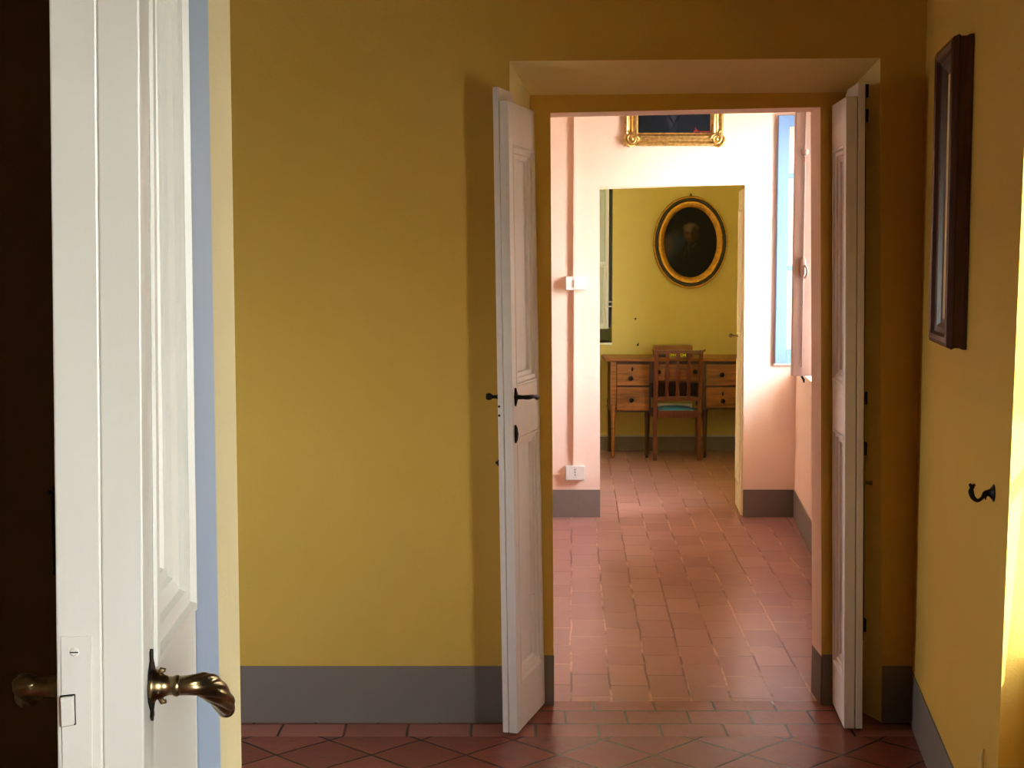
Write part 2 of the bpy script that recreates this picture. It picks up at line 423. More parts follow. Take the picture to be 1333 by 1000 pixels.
# far room
RX3 = 1.98
wall_holes('wall_right', lambda y: RX3, YPB, YF, [(YPB + .05, YPB + .95, .95, 2.6)], M['yellow3'], .32)
struct(MB().box(-1.4, -1.2, YPB, YF, 0, CEIL).build('wall_left', M['yellow3']))
# ceilings
struct(MB().box(-3.65, 1.5, -2.8, YM + .2, CEIL, CEIL + .2).build('ceiling', M['ceiling_wood']))
struct(MB().box(-2.0, 2.3, YM + .2, YF + .4, CEIL, CEIL + .2).build('ceiling', M['ceiling']))
# floors
yb0 = floory(959); 
struct(MB().box(-3.65, 1.6, -2.8, yb0, -.2, 0).build('floor', M['tile1'], origin=(0, 0, 0)))
struct(MB().box(-3.65, 1.7, yb0, YR + .05, -.2, 0).build('floor', M['tileb'], origin=(0, yb0, 0)))
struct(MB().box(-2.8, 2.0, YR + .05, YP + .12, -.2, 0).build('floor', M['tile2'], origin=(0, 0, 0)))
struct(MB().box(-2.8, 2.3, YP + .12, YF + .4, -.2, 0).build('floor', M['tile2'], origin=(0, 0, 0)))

# ---- skirtings
def base(name, a, b, h, n, th=.006, mat='grey', h2=None):
    """skirting from a to b on a wall; n points into the room"""
    a, b, n = V(a), V(b), V(n) * th; mb = MB(); h2 = h2 or h
    A4 = [a, b, b + n, a + n]
    mb.box8([(p.x, p.y, 0.001) for p in A4] + [(A4[0].x, A4[0].y, h), (A4[1].x, A4[1].y, h2), (A4[2].x, A4[2].y, h2), (A4[3].x, A4[3].y, h)])
    return struct(mb.build(name, M[mat]))
bt = at(450, 867, YM).z
base('baseboard_back', (XW0, YM, 0), (lb.x, YM, 0), bt, (0, -1, 0))
base('baseboard_back', (rbm.x, YM, 0), (rx(YM), YM, 0), bt, (0, -1, 0))
base('baseboard_back', (l2b.x, YR, 0), (l3b.x, YR, 0), at(714, 853, YR).z, (0, -1, 0))
base('baseboard_back', (r3b.x, YR, 0), (r2b.x, YR, 0), at(1075, 852, YR).z, (0, -1, 0))
base('baseboard_back', (r3b.x, YR, 0), (r3b.x, YMB, 0), at(1068, 855, YR).z, (-1, 0, 0), .004)
nR = V((-1, rb, 0)).normalized()
base('baseboard_right', (rx(edge(0)), edge(0), 0), (rx(YM), YM, 0), BBH, nR, .005)
pz = at(750, 637.5, YP).z
base('baseboard_end', (-1.8, YP, 0), (a_b.x, YP, 0), pz, (0, -1, 0))
base('baseboard_end', (b_b.x, YP, 0), (prx(YP), YP, 0), pz, (0, -1, 0))
base('baseboard_right', (prx(YMB), YMB, 0), (prx(YP), YP, 0), pz, V((-1, pb, 0)).normalized(), .006)
fz = at(870, 568.5, YF).z
base('baseboard_far', (-1.2, YF, 0), (RX3, YF, 0), fz, (0, -1, 0))
struct(MB().box(-1.2, RX3, YF - .007, YF, fz, fz + .014).build('trim_3', M['grey_light']), 'pale line above the farthest skirting')

# ================================================================ DOORS
def leaf(root, nb, nt, hb, ht, nsign, tf, tr, panels, mats, stile=.055, far_stile=.03, rail_pad=0, lip=.045, recess=.026, prof=None, chamfer=True, groove=.0025):
    """one panelled leaf. nb/nt = near bottom/top, hb/ht = hinge bottom/top of the visible face"""
    W = math.hypot(hb.x - nb.x, hb.y - nb.y); Hh = (nt.z + ht.z) / 2 - nb.z
    d = V((hb.x - nb.x, hb.y - nb.y, 0)).normalized(); n = V((d.y, -d.x, 0)) * nsign
    def P(s, z, h):
        a = nb.lerp(nt, z / Hh); b = hb.lerp(ht, z / Hh)
        p = a.lerp(b, s / W); p.z = nb.z + z; return p + n * h
    def slab(mb, s0, s1, z0, z1, h0, h1, mi=0):
        mb.box8([P(s0, z0, h0), P(s1, z0, h0), P(s1, z0, h1), P(s0, z0, h1), P(s0, z1, h0), P(s1, z1, h0), P(s1, z1, h1), P(s0, z1, h1)], mi)
    # back board, taller than the panelled front, corner cut at the hinge
    mb = MB(); prf = [(0, 0), (W, 0), (W, Hh + (.0 if chamfer else lip)), (W * .72, Hh + lip), (0, Hh + lip)]
    f1 = [P(s, z, -tf - groove) for s, z in prf]; f2 = [P(s, z, -tf - tr) for s, z in prf]
    mb.face(f1); mb.face(list(reversed(f2)))
    for k in range(len(prf)): mb.face([f1[k], f2[k], f2[(k + 1) % 5], f1[(k + 1) % 5]])
    mb.build('back_board', mats, root, bev=.0025)
    # front frame
    mb = MB(); zc = 0
    slab(mb, 0, stile, 0, Hh, -tf, 0); slab(mb, W - far_stile, W, 0, Hh, -tf, 0)
    for (z0, z1) in panels:
        slab(mb, stile, W - far_stile, zc, z0, -tf, -.0003); zc = z1
    slab(mb, stile, W - far_stile, zc, Hh, -tf, -.0003)
    mb.build('front_frame', mats, root, bev=.002)
    prof = prof or [(0, 0), (.002, .002), (.008, .002), (.011, -.006), (.014, -.007), (.024, -.008), (.027, -.014), (.030, -.015), (.040, -.017), (.044, -recess), (.05, -recess)]
    for (z0, z1) in panels:
        mb = MB(); mb.face([P(stile, z0, -recess), P(W - far_stile, z0, -recess), P(W - far_stile, z1, -recess), P(stile, z1, -recess)]); mb.build('panel', mats, root)
        mb = MB(); mitred(mb, P, stile, W - far_stile, z0, z1, prof); mb.build('panel_moulding', mats, root)
    return P, W, Hh, n, d

# --- door_1: nearest white leaf
nb = at(187.5, 1000, 1.6); nt_ = at(181, 0, 1.6)
k = (nt_.x - nb.x) / (nt_.z - nb.z)
ZT = 2.25; nb = V((nb.x - k * (nb.z - .01), 1.6, .01)); nt_ = V((nb.x + k * (ZT - .01), 1.6, ZT))
hb = at(257.5, 1000, 1.95); ht = at(243, 0, 1.95); k2 = (ht.x - hb.x) / (ht.z - hb.z)
hb = V((hb.x - k2 * (hb.z - .01), 1.95, .01)); ht = V((hb.x + k2 * (ZT - .01), 1.95, ZT))
d1 = struct(empty('door_1', (hb.x, hb.y, 0)), 'nearest white panelled door seen edge-on with a fluted brass lever')
pz0 = at(254, 797, 1.93).z
big = [(0, 0), (.002, .004), (.012, .005), (.015, -.003), (.019, -.004), (.032, -.006), (.036, -.013), (.040, -.014), (.054, -.018), (.058, -.024), (.070, -.026), (.074, -.036), (.08, -.036)]
P1, W1, H1, n1, dd1 = leaf(d1, nb, nt_, hb, ht, 1, .0445, .05, [(.17, .86), (pz0 - .01, 2.08)], M['white'], stile=.06, far_stile=.008, recess=.036, prof=big, groove=.0003)
# latch plate on the leaf edge
e0 = at(78, 905, 1.6)
def E1(px, py, d=0): return at(px, py, 1.6 - d)
mb = MB()
q = [at(79.5, 828, 1.599), at(119, 828, 1.599), at(121, 1010, 1.599), at(82, 1010, 1.599)]
mb.box8([p + V((0, 0, 0)) for p in q] + [p + V((0, -.0025, 0)) for p in q]); lp = mb.build('latch_plate', M['white'], d1, bev=.0006)
mb = MB(); sc_ = at(97, 849, 1.5965); mb.lathe(sc_, (0, -1, 0), [(0, .0052), (.0012, .005), (.0018, .003), (.0018, 0)], 20)
mb.build('screw', M['white'], lp)
mb = MB(); mb.box(sc_.x - .0045, sc_.x + .0045, sc_.y - .0022, sc_.y - .0016, sc_.z - .0006, sc_.z + .0006); so = mb.build('screw_slot', M['iron'], lp)
mb = MB(); q = [at(80, 907, 1.5965), at(97, 905, 1.5965), at(98, 942, 1.5965), at(82, 945, 1.5965)]
mb.box8(q + [p + V((0, -.006, 0)) for p in q]); mb.build('latch_bolt', M['white'], d1, bev=.001)
mb = MB(); q = [at(78.6, 905.5, 1.5962), at(98, 903.5, 1.5962), at(99, 943.5, 1.5962), at(80.6, 947, 1.5962)]
mb.box8(q + [p + V((0, -.0008, 0)) for p in q]); mb.build('latch_slot', M['iron'], d1)
# brass lever: plate, stepped neck, twisted fluted grip
hd = empty('handle', (0, 0, 0)); hd.parent = d1; hd.location = P1(.035, at(208, 893, 1.635).z - .01, 0) - d1.location; hd['label'] = 'aged brass lever handle with twisted flutes'
hc = wloc(hd)
mb = MB()
outline = [(0, .042), (.006, .040), (.005, .030), (.010, .024), (.014, .016), (.018, .0), (.015, -.014), (.009, -.022), (.004, -.028), (.006, -.034), (.0, -.040)]
pts = [(x, z) for x, z in outline] + [(-x, z) for x, z in reversed(outline[1:-1])]
fa = [hc + dd1 * x + V((0, 0, z)) + n1 * .0005 for x, z in pts]; fb = [p + n1 * .003 for p in fa]
mb.face(list(reversed(fa))); mb.face(fb)
for k in range(len(pts)): mb.face([fa[k], fa[(k + 1) % len(pts)], fb[(k + 1) % len(pts)], fb[k]])
mb.build('back_plate', M['iron'], hd)
mb = MB(); mb.lathe(hc, n1, [(.002, .0), (.002, .0185), (.006, .0185), (.008, .0155), (.013, .0150), (.016, .0125), (.022, .0105), (.026, .0105), (.028, .0118), (.031, .0122), (.034, .0105)], 28)
for sgn in (1, -1):
    mb.tube([hc + n1 * .010 + V((0, 0, sgn * .012)), hc + n1 * .014 + V((0, 0, sgn * .0185)), hc + n1 * .018 + V((0, 0, sgn * .0175))], [.003, .0035, .0025], 8)
mb.build('neck', M['brass'], hd)
gp = catmull([hc + n1 * .032, hc + n1 * .05 + dd1 * .004, at(270, 893, 1.655), at(282, 902, 1.675), at(291, 914, 1.70), at(294, 922, 1.72)], 8)
gr = resample([.0108, .0112, .0118, .0135, .0145, .014, .0125, .0125, .0118, .0085], len(gp))
mb = MB(); mb.tube(gp, gr, 112, shape=lambda a, t: 1 + (.20 * abs(math.sin(3.5 * (a + t * 3.0))) ** .6 - .12) * min(1, t * 3))
mb.tube([gp[-1], gp[-1] + (gp[-1] - gp[-2]).normalized() * .004, gp[-1] + (gp[-1] - gp[-2]).normalized() * .006], [.0085, .0105, .006], 24)
mb.build('lever', M['brass'], hd)
# lever on the dark side
T1 = .0945
hk = hc - n1 * (T1 + .001)
mb = MB(); mb.lathe(hk, -n1, [(0, .018), (.004, .018), (.008, .012), (.03, .0115), (.034, .0125)], 20)
g2 = catmull([hk - n1 * .03, hk - n1 * .045 + dd1 * .004, at(42, 900, 1.68), at(36, 905, 1.71), at(34, 908, 1.73)], 5)
mb.tube(g2, resample([.011, .0125, .0135, .014, .012], len(g2)), 40, shape=lambda a, t: 1 + .18 * abs(math.sin(3.5 * (a + t * 3))) ** .6 - .1)
mb.build('handle', M['brass'], d1, label='lever on the dark side of the door')
# small iron drop bolt on the dark side
bx = at(70, 636, 1.63)
mb = MB(); mb.tube(catmull([at(79, 638, 1.61), at(73, 638, 1.62), at(69, 646, 1.63), at(69.5, 700, 1.63), at(71.5, 742, 1.63)], 6), .0022, 8)
mb.lathe(at(71.5, 746, 1.63), (0, 0, 1), [(-.003, 0), (-.002, .003), (.001, .0035), (.004, .002), (.005, 0)], 12)
mb.tube([at(67, 640, 1.63), at(61, 642, 1.62)], [.003, .002], 8); mb.tube([at(72, 638, 1.62), at(70, 634, 1.62)], [.003, .0025], 8)
mb.build('drop_bolt', M['iron'], d1)

# --- door_2: left leaf of the ochre doorway
def leaf_pts(nearb, neart, hinb, hint, Yn, Yh):
    a = at(*nearb, Yn); b = at(*neart, Yn); c = at(*hinb, Yh); e = at(*hint, Yh)
    z0 = .012
    def down(b_, t_):
        k = (t_.x - b_.x) / (t_.z - b_.z); return V((b_.x - k * (b_.z - z0), b_.y, z0)), t_
    a, b = down(a, b); c, e = down(c, e)
    z = (b.z + e.z) / 2; b = b + V((0, 0, z - b.z)); e = e + V((0, 0, z - e.z))
    return a, b, c, e
Yn2 = floory(960); Yh2 = YR - .012
a, b, c, e = leaf_pts((674, 957), (661.5, 133), (709.5, 918), (695.5, 142.5), Yn2, Yh2)
d2 = struct(empty('door_2', (c.x, c.y, 0)), 'open white panelled door leaf on the left of the second doorway')
P2, W2, H2, n2, dd2 = leaf(d2, a, b, c, e, 1, .03, .022, [(.155, .99), (1.16, 1.955)], M['white_mid'], stile=.05, far_stile=.022)
print('leaf2', W2, H2, a, c)
def lever(root, c0, n, d, s=1, mat='iron', knob=True):
    mb = MB(); mb.tube([c0 + V((0, 0, .03)) + n * .001, c0 + V((0, 0, .0)) + n * .002, c0 - V((0, 0, .03)) - n * 0 + n * .001], [.004, .011, .004], 12)
    mb.lathe(c0, n, [(0, .011), (.006, .011), (.01, .008), (.03, .0065), (.036, .008)], 16)
    g = catmull([c0 + n * .032, c0 + n * .045 + d * .006, c0 + n * .052 + d * .03, c0 + n * .054 + d * .07 - V((0, 0, .004)), c0 + n * .05 + d * .095 - V((0, 0, .008))], 5)
    mb.tube(g, resample([.0075, .008, .0075, .006, .007, .009], len(g)), 14)
    mb.lathe(g[-1], n * .3 - V((0, 0, .7)), [(-.009, 0), (-.006, .007), (0, .010), (.006, .007), (.009, 0)], 14)
    return mb.build('handle', M[mat], root)
hz = at(672, 518, Yn2).z
lever(d2, P2(.028, hz - a.z, 0), n2, dd2)['label'] = 'black iron lever handle'
# knob at the rear
kb = P2(.02, hz - a.z, -.053); mb = MB()
mb.lathe(kb, -n2, [(0, .008), (.004, .009), (.008, .006), (.022, .006), (.026, .010), (.034, .0125), (.042, .010), (.045, 0)], 18); mb.build('knob', M['iron'], d2)
kz = at(673, 566, Yn2).z
mb = MB(); mb.tube([P2(.02, kz - a.z + .03, .002), P2(.02, kz - a.z + .02, .004), P2(.02, kz - a.z, .005), P2(.02, kz - a.z - .02, .004), P2(.02, kz - a.z - .03, .002)], [.003, .006, .008, .006, .003], 12)
mb.build('keyhole_plate', M['iron'], d2)
for dz in (-.215, -.23): pass
lz = at(648, 604, Yn2).z - a.z
mb = MB(); mb.lathe(P2(.012, lz, -.052), -n2, [(0, .012), (.004, .012), (.006, .006), (.012, .005), (.012, 0)], 12); mb.build('latch_stud', M['iron'], d2)
for zz in (hz - a.z - .03, hz - a.z - .06):
    mb = MB(); p = P2(0, zz, -.047); mb.lathe(p, -dd2, [(0, .004), (.002, .0035), (.003, 0)], 10); mb.build('screw', M['iron'], d2)

# --- door_3: right leaf
Yn3 = floory(953)
a, b, c, e = leaf_pts((1098.5, 949), (1101.5, 126), (1083.5, 916), (1083, 137), Yn3, Yh2)
d3 = struct(empty('door_3', (c.x, c.y, 0)), 'open white panelled door leaf on the right of the second doorway, mostly in shade')
P3, W3, H3, n3, dd3 = leaf(d3, a, b, c, e, -1, .036, .026, [(.155, .99), (1.16, 1.955)], M['white_mid'], stile=.035, far_stile=.02)
print('leaf3', W3, H3, a, c, n3)
mb = MB(); p0 = P3(.03, .3, -.066); p1_ = P3(.03, H3 + .02, -.066); mb.tube([p0, p1_], .004, 8); bolt = mb.build('long_bolt', M['iron'], d3, label='long iron bolt up the rear of the leaf')
for zz in (.35, .95, 1.12, H3 - .06, H3 + .02):
    mb = MB(); q = P3(.03, zz, -.066); mb.box(q.x - .008, q.x + .010, q.y - .012, q.y + .012, q.z - .022, q.z + .022); mb.build('bolt_guide', M['iron'], d3, bev=.002)
mb = MB(); mb.lathe(P3(.03, .835, -.075), -n3, [(0, .006), (.01, .005), (.014, .008), (.02, .008), (.022, 0)], 12); mb.build('bolt_knob', M['brass'], d3)

# --- door_4: cream leaf in the farther opening
a = V((at(964.5, 600, YP + .02).x, YP + .02, .01)); c = V((at(957.5, 600, YPB + .1).x, YPB + .1, .01))
ztop = at(964, 247, YP + .02).z
d4 = struct(empty('door_4', (a.x, a.y, 0)), 'cream door leaf folded back in the farthest doorway')
M['cream_paint'] = paint('cream_gloss', (226, 216, 176), .4, None, (212, 200, 158), .05)
dv = (c - a).normalized(); nv = V((dv.y, -dv.x, 0))
mb = MB(); mb.box8([a, c, c + nv * .04, a + nv * .04] + [p + V((0, 0, ztop)) for p in (a, c, c + nv * .04, a + nv * .04)]); mb.build('back_board', M['cream_paint'], d4, bev=.003)
mb = MB()
def P4(s, z, h): return a + dv * s + V((0, 0, z)) - nv * h
W4 = (c - a).length
for z0, z1 in ((.18, .95), (1.1, ztop - .12)): mitred(mb, P4, .06, W4 - .05, z0, z1, [(-.004, 0), (-.002, .006), (.008, .008), (.014, .002), (.02, .0)])
mb.build('panel_moulding', M['cream_paint'], d4)
hz4 = at(950, 439, YPB + .02).z
mb = MB(); q = P4(W4 - .07, hz4, 0); mb.lathe(q, -nv, [(0, .012), (.004, .012), (.006, .006), (.032, .005), (.036, .012), (.046, .016), (.056, .012), (.06, 0)], 14); mb.build('knob', M['brass'], d4)

# ================================================================ WINDOWS
def casement(root, P, W, z0, z1, bars, th=.035, st=.05, mat='window_white', pane=True, name='casement'):
    """sash in its own plane; P(s, z, h)"""
    mb = MB()
    def slab(s0, s1, za, zb, h0=0, h1=th): mb.box8([P(s0, za, h0), P(s1, za, h0), P(s1, za, h1), P(s0, za, h1), P(s0, zb, h0), P(s1, zb, h0), P(s1, zb, h1), P(s0, zb, h1)])
    slab(0, st, z0, z1); slab(W - st, W, z0, z1); slab(st, W - st, z0, z0 + st * 1.3); slab(st, W - st, z1 - st, z1)
    for b_ in bars: slab(st, W - st, b_ - .014, b_ + .014, th * .15, th * .85)
    o = mb.build(name, M[mat], root, bev=.003)
    if pane:
        g = MB(); g.box8([P(st * .9, z0 + st, th * .45), P(W - st * .9, z0 + st, th * .45), P(W - st * .9, z0 + st, th * .55), P(st * .9, z0 + st, th * .55), P(st * .9, z1 - st * .9, th * .45), P(W - st * .9, z1 - st * .9, th * .45), P(W - st * .9, z1 - st * .9, th * .55), P(st * .9, z1 - st * .9, th * .55)])
        g.build('pane', M['glass'], o)
    return o
def wall_window(name, xf, off, ya, yb, z0, z1, bars, lab):
    r = struct(empty(name, (xf((ya + yb) / 2) + off, (ya + yb) / 2, z0)), lab)
    mb = MB()
    def Q(y, z, h): return V((xf(y) + off + h, y, z))
    for (y0, y1_, za, zb) in ((ya, ya + .04, z0, z1), (yb - .04, yb, z0, z1), (ya + .04, yb - .04, z0, z0 + .04), (ya + .04, yb - .04, z1 - .04, z1)):
        mb.box8([Q(y0, za, 0), Q(y0, za, .035), Q(y1_, za, .035), Q(y1_, za, 0), Q(y0, zb, 0), Q(y0, zb, .035), Q(y1_, zb, .035), Q(y1_, zb, 0)])
    mb.build('window_frame', M['window_white'], r)
    ym = (ya + yb) / 2; Ws = ym - ya - .04
    casement(r, lambda s, z, h: Q(ya + .04 + s, z, h), Ws, z0 + .04, z1 - .04, bars, .024, .034)
    casement(r, lambda s, z, h: Q(ym + s, z, h), Ws, z0 + .04, z1 - .04, bars, .024, .034)
    return r
wall_window('window_1', lambda y: 1.02, .06, -1.7, -.25, .6, 2.3, (1.2, 1.75), 'window of the room the camera stands in')
wall_window('window_2', rx, .12, NY0, NY1 - .08, SILL1, ZN, (1.25, 1.95), 'window in the deep niche of the ochre room')
wall_window('window_7', lambda y: -3.62, .0, 3.85, 4.6, 1.0, 1.8, (1.4,), 'left-hand window of the ochre room')
wall_window('window_3', prx, .2, PW[0][0], PW[0][1], PW[0][2], PW[0][3], (1.4, 1.9), 'first window of the pink room')
wall_window('window_4', lambda y: RX3, .15, YPB + .05, YPB + .95, .95, 2.6, (1.3, 1.9), 'window of the farthest room')
# open window of the pink room: frame, blue casement and grey inner leaf swung into the room
y0, y1_, z0, z1 = PW[1]
w5 = struct(empty('window_5', (prx(y1_) + .3, (y0 + y1_) / 2, z0)), 'open window of the pink room, blue casement behind a grey-beige one')
mb = MB()
for (ya, yb, za, zb) in ((y0, y0 + .04, z0, z1), (y1_ - .04, y1_, z0, z1), (y0 + .04, y1_ - .04, z0, z0 + .03), (y0 + .04, y1_ - .04, z1 - .04, z1)):
    mb.box8([(prx(ya) + .3, ya, za), (prx(ya) + .36, ya, za), (prx(yb) + .36, yb, za), (prx(yb) + .3, yb, za), (prx(ya) + .3, ya, zb), (prx(ya) + .36, ya, zb), (prx(yb) + .36, yb, zb), (prx(yb) + .3, yb, zb)])
mb.build('window_frame', M['blue2'], w5)
mb = MB(); ys = y1_ - .01; ye = y1_ - (y1_ - y0) * .57
mb.box8([(prx(ye) + .375, ye, z0), (prx(ye) + .405, ye, z0), (prx(ys) + .405, ys, z0), (prx(ys) + .375, ys, z0), (prx(ye) + .375, ye, z1 - .01), (prx(ye) + .405, ye, z1 - .01), (prx(ys) + .405, ys, z1 - .01), (prx(ys) + .375, ys, z1 - .01)])
mb.build('window_blocker', M['dull_green'], w5)  # unseen board added outside, covering part of the opening to dim the room
YB = YP - .024; bl = at(1010.5, 300, YB).x; zb_ = at(1016, 473, YB).z
PB = lambda s, z, h: V((bl + s, YB - h, z))
zr = [at(1020, y, YB).z for y in (349, 229)]
casement(w5, PB, prx(YB) + .3 - bl, zb_, z1 - .05, zr, .03, .066, 'blue2')['label'] = 'pale blue glazed casement'
mb = MB(); mb.box(bl - .006, prx(YB) + .3, YB - .034, YB + .004, zb_ - .008, zb_); mb.build('weather_strip', M['greige'], w5)
YG = floory(722) + .03; YG = max(YG, y0 + .05); gl = at(1033.5, 300, YG).x; zg = at(1045, 489.5, YG).z
mb = MB(); mb.box(gl, gl + .16, YG, YG + .035, zg, z1 - .05); gx1 = gl + .13
so = mb.build('casement_stile', M['greige'], w5, bev=.003, label='grey-beige closing stile carrying the espagnolette')
PG = lambda s, z, h: V((gl + .16 + s, YG + h, z))
casement(w5, PG, prx(YG) + .3 - gl - .16, zg, z1 - .05, (), .035, .05, 'greige')
rodx = at(1046, 300, YG).x
mb = MB(); mb.tube([(rodx, YG - .008, zg + .05), (rodx, YG - .008, z1 - .06)], .0045, 10); mb.build('espagnolette_rod', M['greige'], so)
hzc = at(1047, 348, YG).z
mb = MB(); mb.lathe((rodx, YG - .002, hzc), (0, -1, 0), [(0, .018), (.005, .018), (.008, .012)], 18)
mb.tube([(rodx, YG - .006, hzc + .055), (rodx, YG - .009, hzc + .03), (rodx, YG - .011, hzc), (rodx, YG - .009, hzc - .03), (rodx, YG - .006, hzc - .055)], [.008, .014, .016, .014, .008], 14)
mb.tube(catmull([(rodx, YG - .02, hzc + .01), (rodx + .012, YG - .035, hzc), (rodx + .016, YG - .035, hzc - .03), (rodx + .010, YG - .03, hzc - .055), (rodx + .004, YG - .03, hzc - .05)], 5), .006, 10)
mb.build('espagnolette_handle', M['greige'], so)
mb = MB(); hq = at(1046, 198, YG); mb.lathe((rodx, YG - .004, hq.z), (0, -1, 0), [(0, .02), (.004, .02), (.012, .014), (.014, 0)], 18); mb.box(rodx - .003, rodx + .003, YG - .012, YG - .006, hq.z - .05, hq.z - .025, 1); mb.build('rod_guide', [M['greige'], M['iron']], so)
hq = at(1049, 496, YG); mb = MB(); mb.tube([(rodx, YG - .01, zg), (rodx + .012, YG - .014, zg - .02), (rodx + .014, YG - .01, zg - .035)], [.006, .007, .004], 8); mb.build('rod_hook', M['iron'], so)

# window niche casement in the farthest room
w6 = struct(empty('window_6', (nr - .3, YF + .05, nz0)), 'pale casement in the niche left of the oval portrait')
cx1 = at(792.5, 350, YF - .005).x; zc6 = at(788, 428, YF).z
casement(w6, lambda s, z, h: V((cx1 - .5 + s, YF - .004 + h, z)), .5, zc6, 2.4, (1.55,), .035, .03, 'window_white', False)
mb = MB(); mb.box(cx1 - .47, cx1 - .03, YF + .006, YF + .02, zc6 + .03, 2.37); mb.build('shutter_panel', M['dull_green'], w6)
mb = MB(); mitred(mb, lambda a_, b_, h: V((a_, YF + .006 - h, b_)), cx1 - .47, cx1 - .03, zc6 + .035, 1.53, [(0, 0), (.002, .006), (.01, .008), (.016, .0)]); mb.build('panel_moulding', M['window_white'], w6)
mb = MB(); mb.box(cx1, at(796, 350, YF).x, YF + .002, YF + .04, zc6 + .01, 2.4); mb.build('dark_edge', M['black_paint'], w6, label='black edge strip')
for zz in (at(795, 393, YF).z, at(795, 399, YF).z):
    mb = MB(); mb.tube([(cx1 - .012, YF - .012, zz), (cx1 + .028, YF - .012, zz)], .005, 8); mb.build('hinge', M['plastic'], w6)
struct(MB().box(nx0, nr + .0, YF - .012, YF + .34, nz0 - .018, nz0).build('trim_4', M['window_white']), 'white sill of the niche in the farthest room')

# unseen slabs added outside only to block sun and sky light
def add_sun_blocker(n, x0, x1, y0, y1, z): struct(MB().box(x0, x1, y0, y1, z, z + .08).build('trim_%d' % n, M['ceiling']), 'added sun blocker outside the windows')

# ================================================================ THINGS IN THE OCHRE ROOM
# framed picture on the right wall
fb0 = onright(1272, 250); ff0 = onright(1216, 250, .05)
Yn_, Yf_ = onright(1264, 250).y, onright(1214, 250, .055).y
zt = onright(1272, 41).z; zb2 = onright(1257, 455).z
tU = V((rb, 1, 0)).normalized()
def PF(s, z, h): return V((rx(Yn_), Yn_, 0)) + tU * s + V((0, 0, z)) + nR * h
WF = (Yf_ - Yn_) / tU.y
print('frame', Yn_, Yf_, zt, zb2, WF)
pf = empty('picture_frame', PF(WF / 2, zb2, 0)); tag(pf, 'tall dark wooden picture frame hanging on the right-hand ochre wall', 'picture frame')
mb = MB(); mitred(mb, PF, 0, WF, zb2, zt, [(0, .002), (0, .012), (.004, .02), (.004, .034), (.0, .040), (.006, .054), (.018, .058), (.03, .054), (.036, .044), (.05, .040), (.06, .030), (.07, .026), (.075, .020)])
mb.build('frame', M['dark_wood'], pf)
mb = MB(); mitred(mb, PF, .072, WF - .072, zb2 + .072, zt - .072, [(0, .026), (.04, .024), (.07, .018)]); mb.build('mount', M['mat_cream'], pf)
M['dark_picture'] = simple('dark_brown_picture', (72, 42, 26), .6, 0, .5, 9)
mb = MB(); mb.face([PF(.13, zb2 + .13, .013), PF(WF - .13, zb2 + .13, .013), PF(WF - .13, zt - .13, .013), PF(.13, zt - .13, .013)])
mitred(mb, PF, .135, WF - .135, zb2 + .135, zt - .135, [(0, .013), (.004, .020), (.014, .020), (.018, .013)]); mb.build('picture', M['dark_picture'], pf)
mb = MB(); mb.face([PF(.0, zb2, .002), PF(WF, zb2, .002), PF(WF, zt, .002), PF(0, zt, .002)]); mb.build('backing', M['dark_wood'], pf)

# iron coat hook
hp = onright(1294, 642)
hk_ = MB()
def PH(x, z, s=0): return hp + nR * x + V((0, 0, z)) + tU * s
hk_.lathe(PH(0, 0), nR, [(.0, .0), (.0, .021), (.002, .021), (.004, .017), (.010, .010), (.016, .007), (.02, .0065)], 20)
hk_.tube(catmull([PH(.014, .0), PH(.022, -.003), PH(.028, -.013), PH(.038, -.019), PH(.048, -.012), PH(.053, .001), PH(.052, .010)], 6), resample([.008, .007, .0045, .004, .0045, .0055, .0065, .007, .0045], 37), 14)
hk_.tube(catmull([PH(.0515, .010), PH(.0535, .016), PH(.058, .021)], 4), [.005] * 5 + [.004] * 3 + [.0015], 10)
hk_.tube(catmull([PH(.0515, .010), PH(.049, .016), PH(.044, .020)], 4), [.005] * 5 + [.004] * 3 + [.0015], 10)
hk_.tube([PH(.018, -.006), PH(.020, -.012), PH(.019, -.017)], [.004, .003, .001], 8)
tag(hk_.build('coat_hook', M['iron'], origin=hp), 'small black iron coat hook curling out of the right-hand ochre wall', 'hook')
# thin cable end at the foot of the right wall
q1, q2 = onright(1284, 976), onright(1282, 1030)
mb = MB(); mb.tube([q1 + nR * .006, q1 + nR * .01 - V((0, 0, .02)), q2 + nR * .006, V((q2.x, q2.y, 0.001)) + nR * .006], [.003, .005, .005, .005], 10)
tag(mb.build('pipe_stub', M['old_plastic']), 'thin cream pipe stub rising at the foot of the right-hand ochre wall', 'pipe')

# surface trunking and switch box in the corner
sb = onright(1196, 325)
def PS(s, z, h): return V((rx(sb.y), sb.y, 0)) + tU * s + V((0, 0, z)) + nR * h
z0s, z1s = onright(1196, 342).z, onright(1196, 307.5).z
sw = empty('light_switch', PS(.03, z0s, 0)); tag(sw, 'ivory surface light switch low on the trunking in the ochre room corner', 'light switch')
def sb_box(mb, s0, s1, za, zb, h0, h1, Pf=PS, mi=0):
    mb.box8([Pf(s0, za, h0), Pf(s1, za, h0), Pf(s1, za, h1), Pf(s0, za, h1), Pf(s0, zb, h0), Pf(s1, zb, h0), Pf(s1, zb, h1), Pf(s0, zb, h1)], mi)
mb = MB(); sb_box(mb, 0, .075, z0s, z1s, .0005, .050); mb.build('housing', M['old_plastic'], sw, bev=.003)
mb = MB(); sb_box(mb, 0, .075, z0s - .001, z1s + .001, .052, .058); mb.build('cover', M['old_plastic'], sw, bev=.002)
mb = MB(); sb_box(mb, .025, .05, (z0s + z1s) / 2 - .016, (z0s + z1s) / 2 + .012, .058, .068); mb.build('rocker', M['old_plastic'], sw, bev=.002)
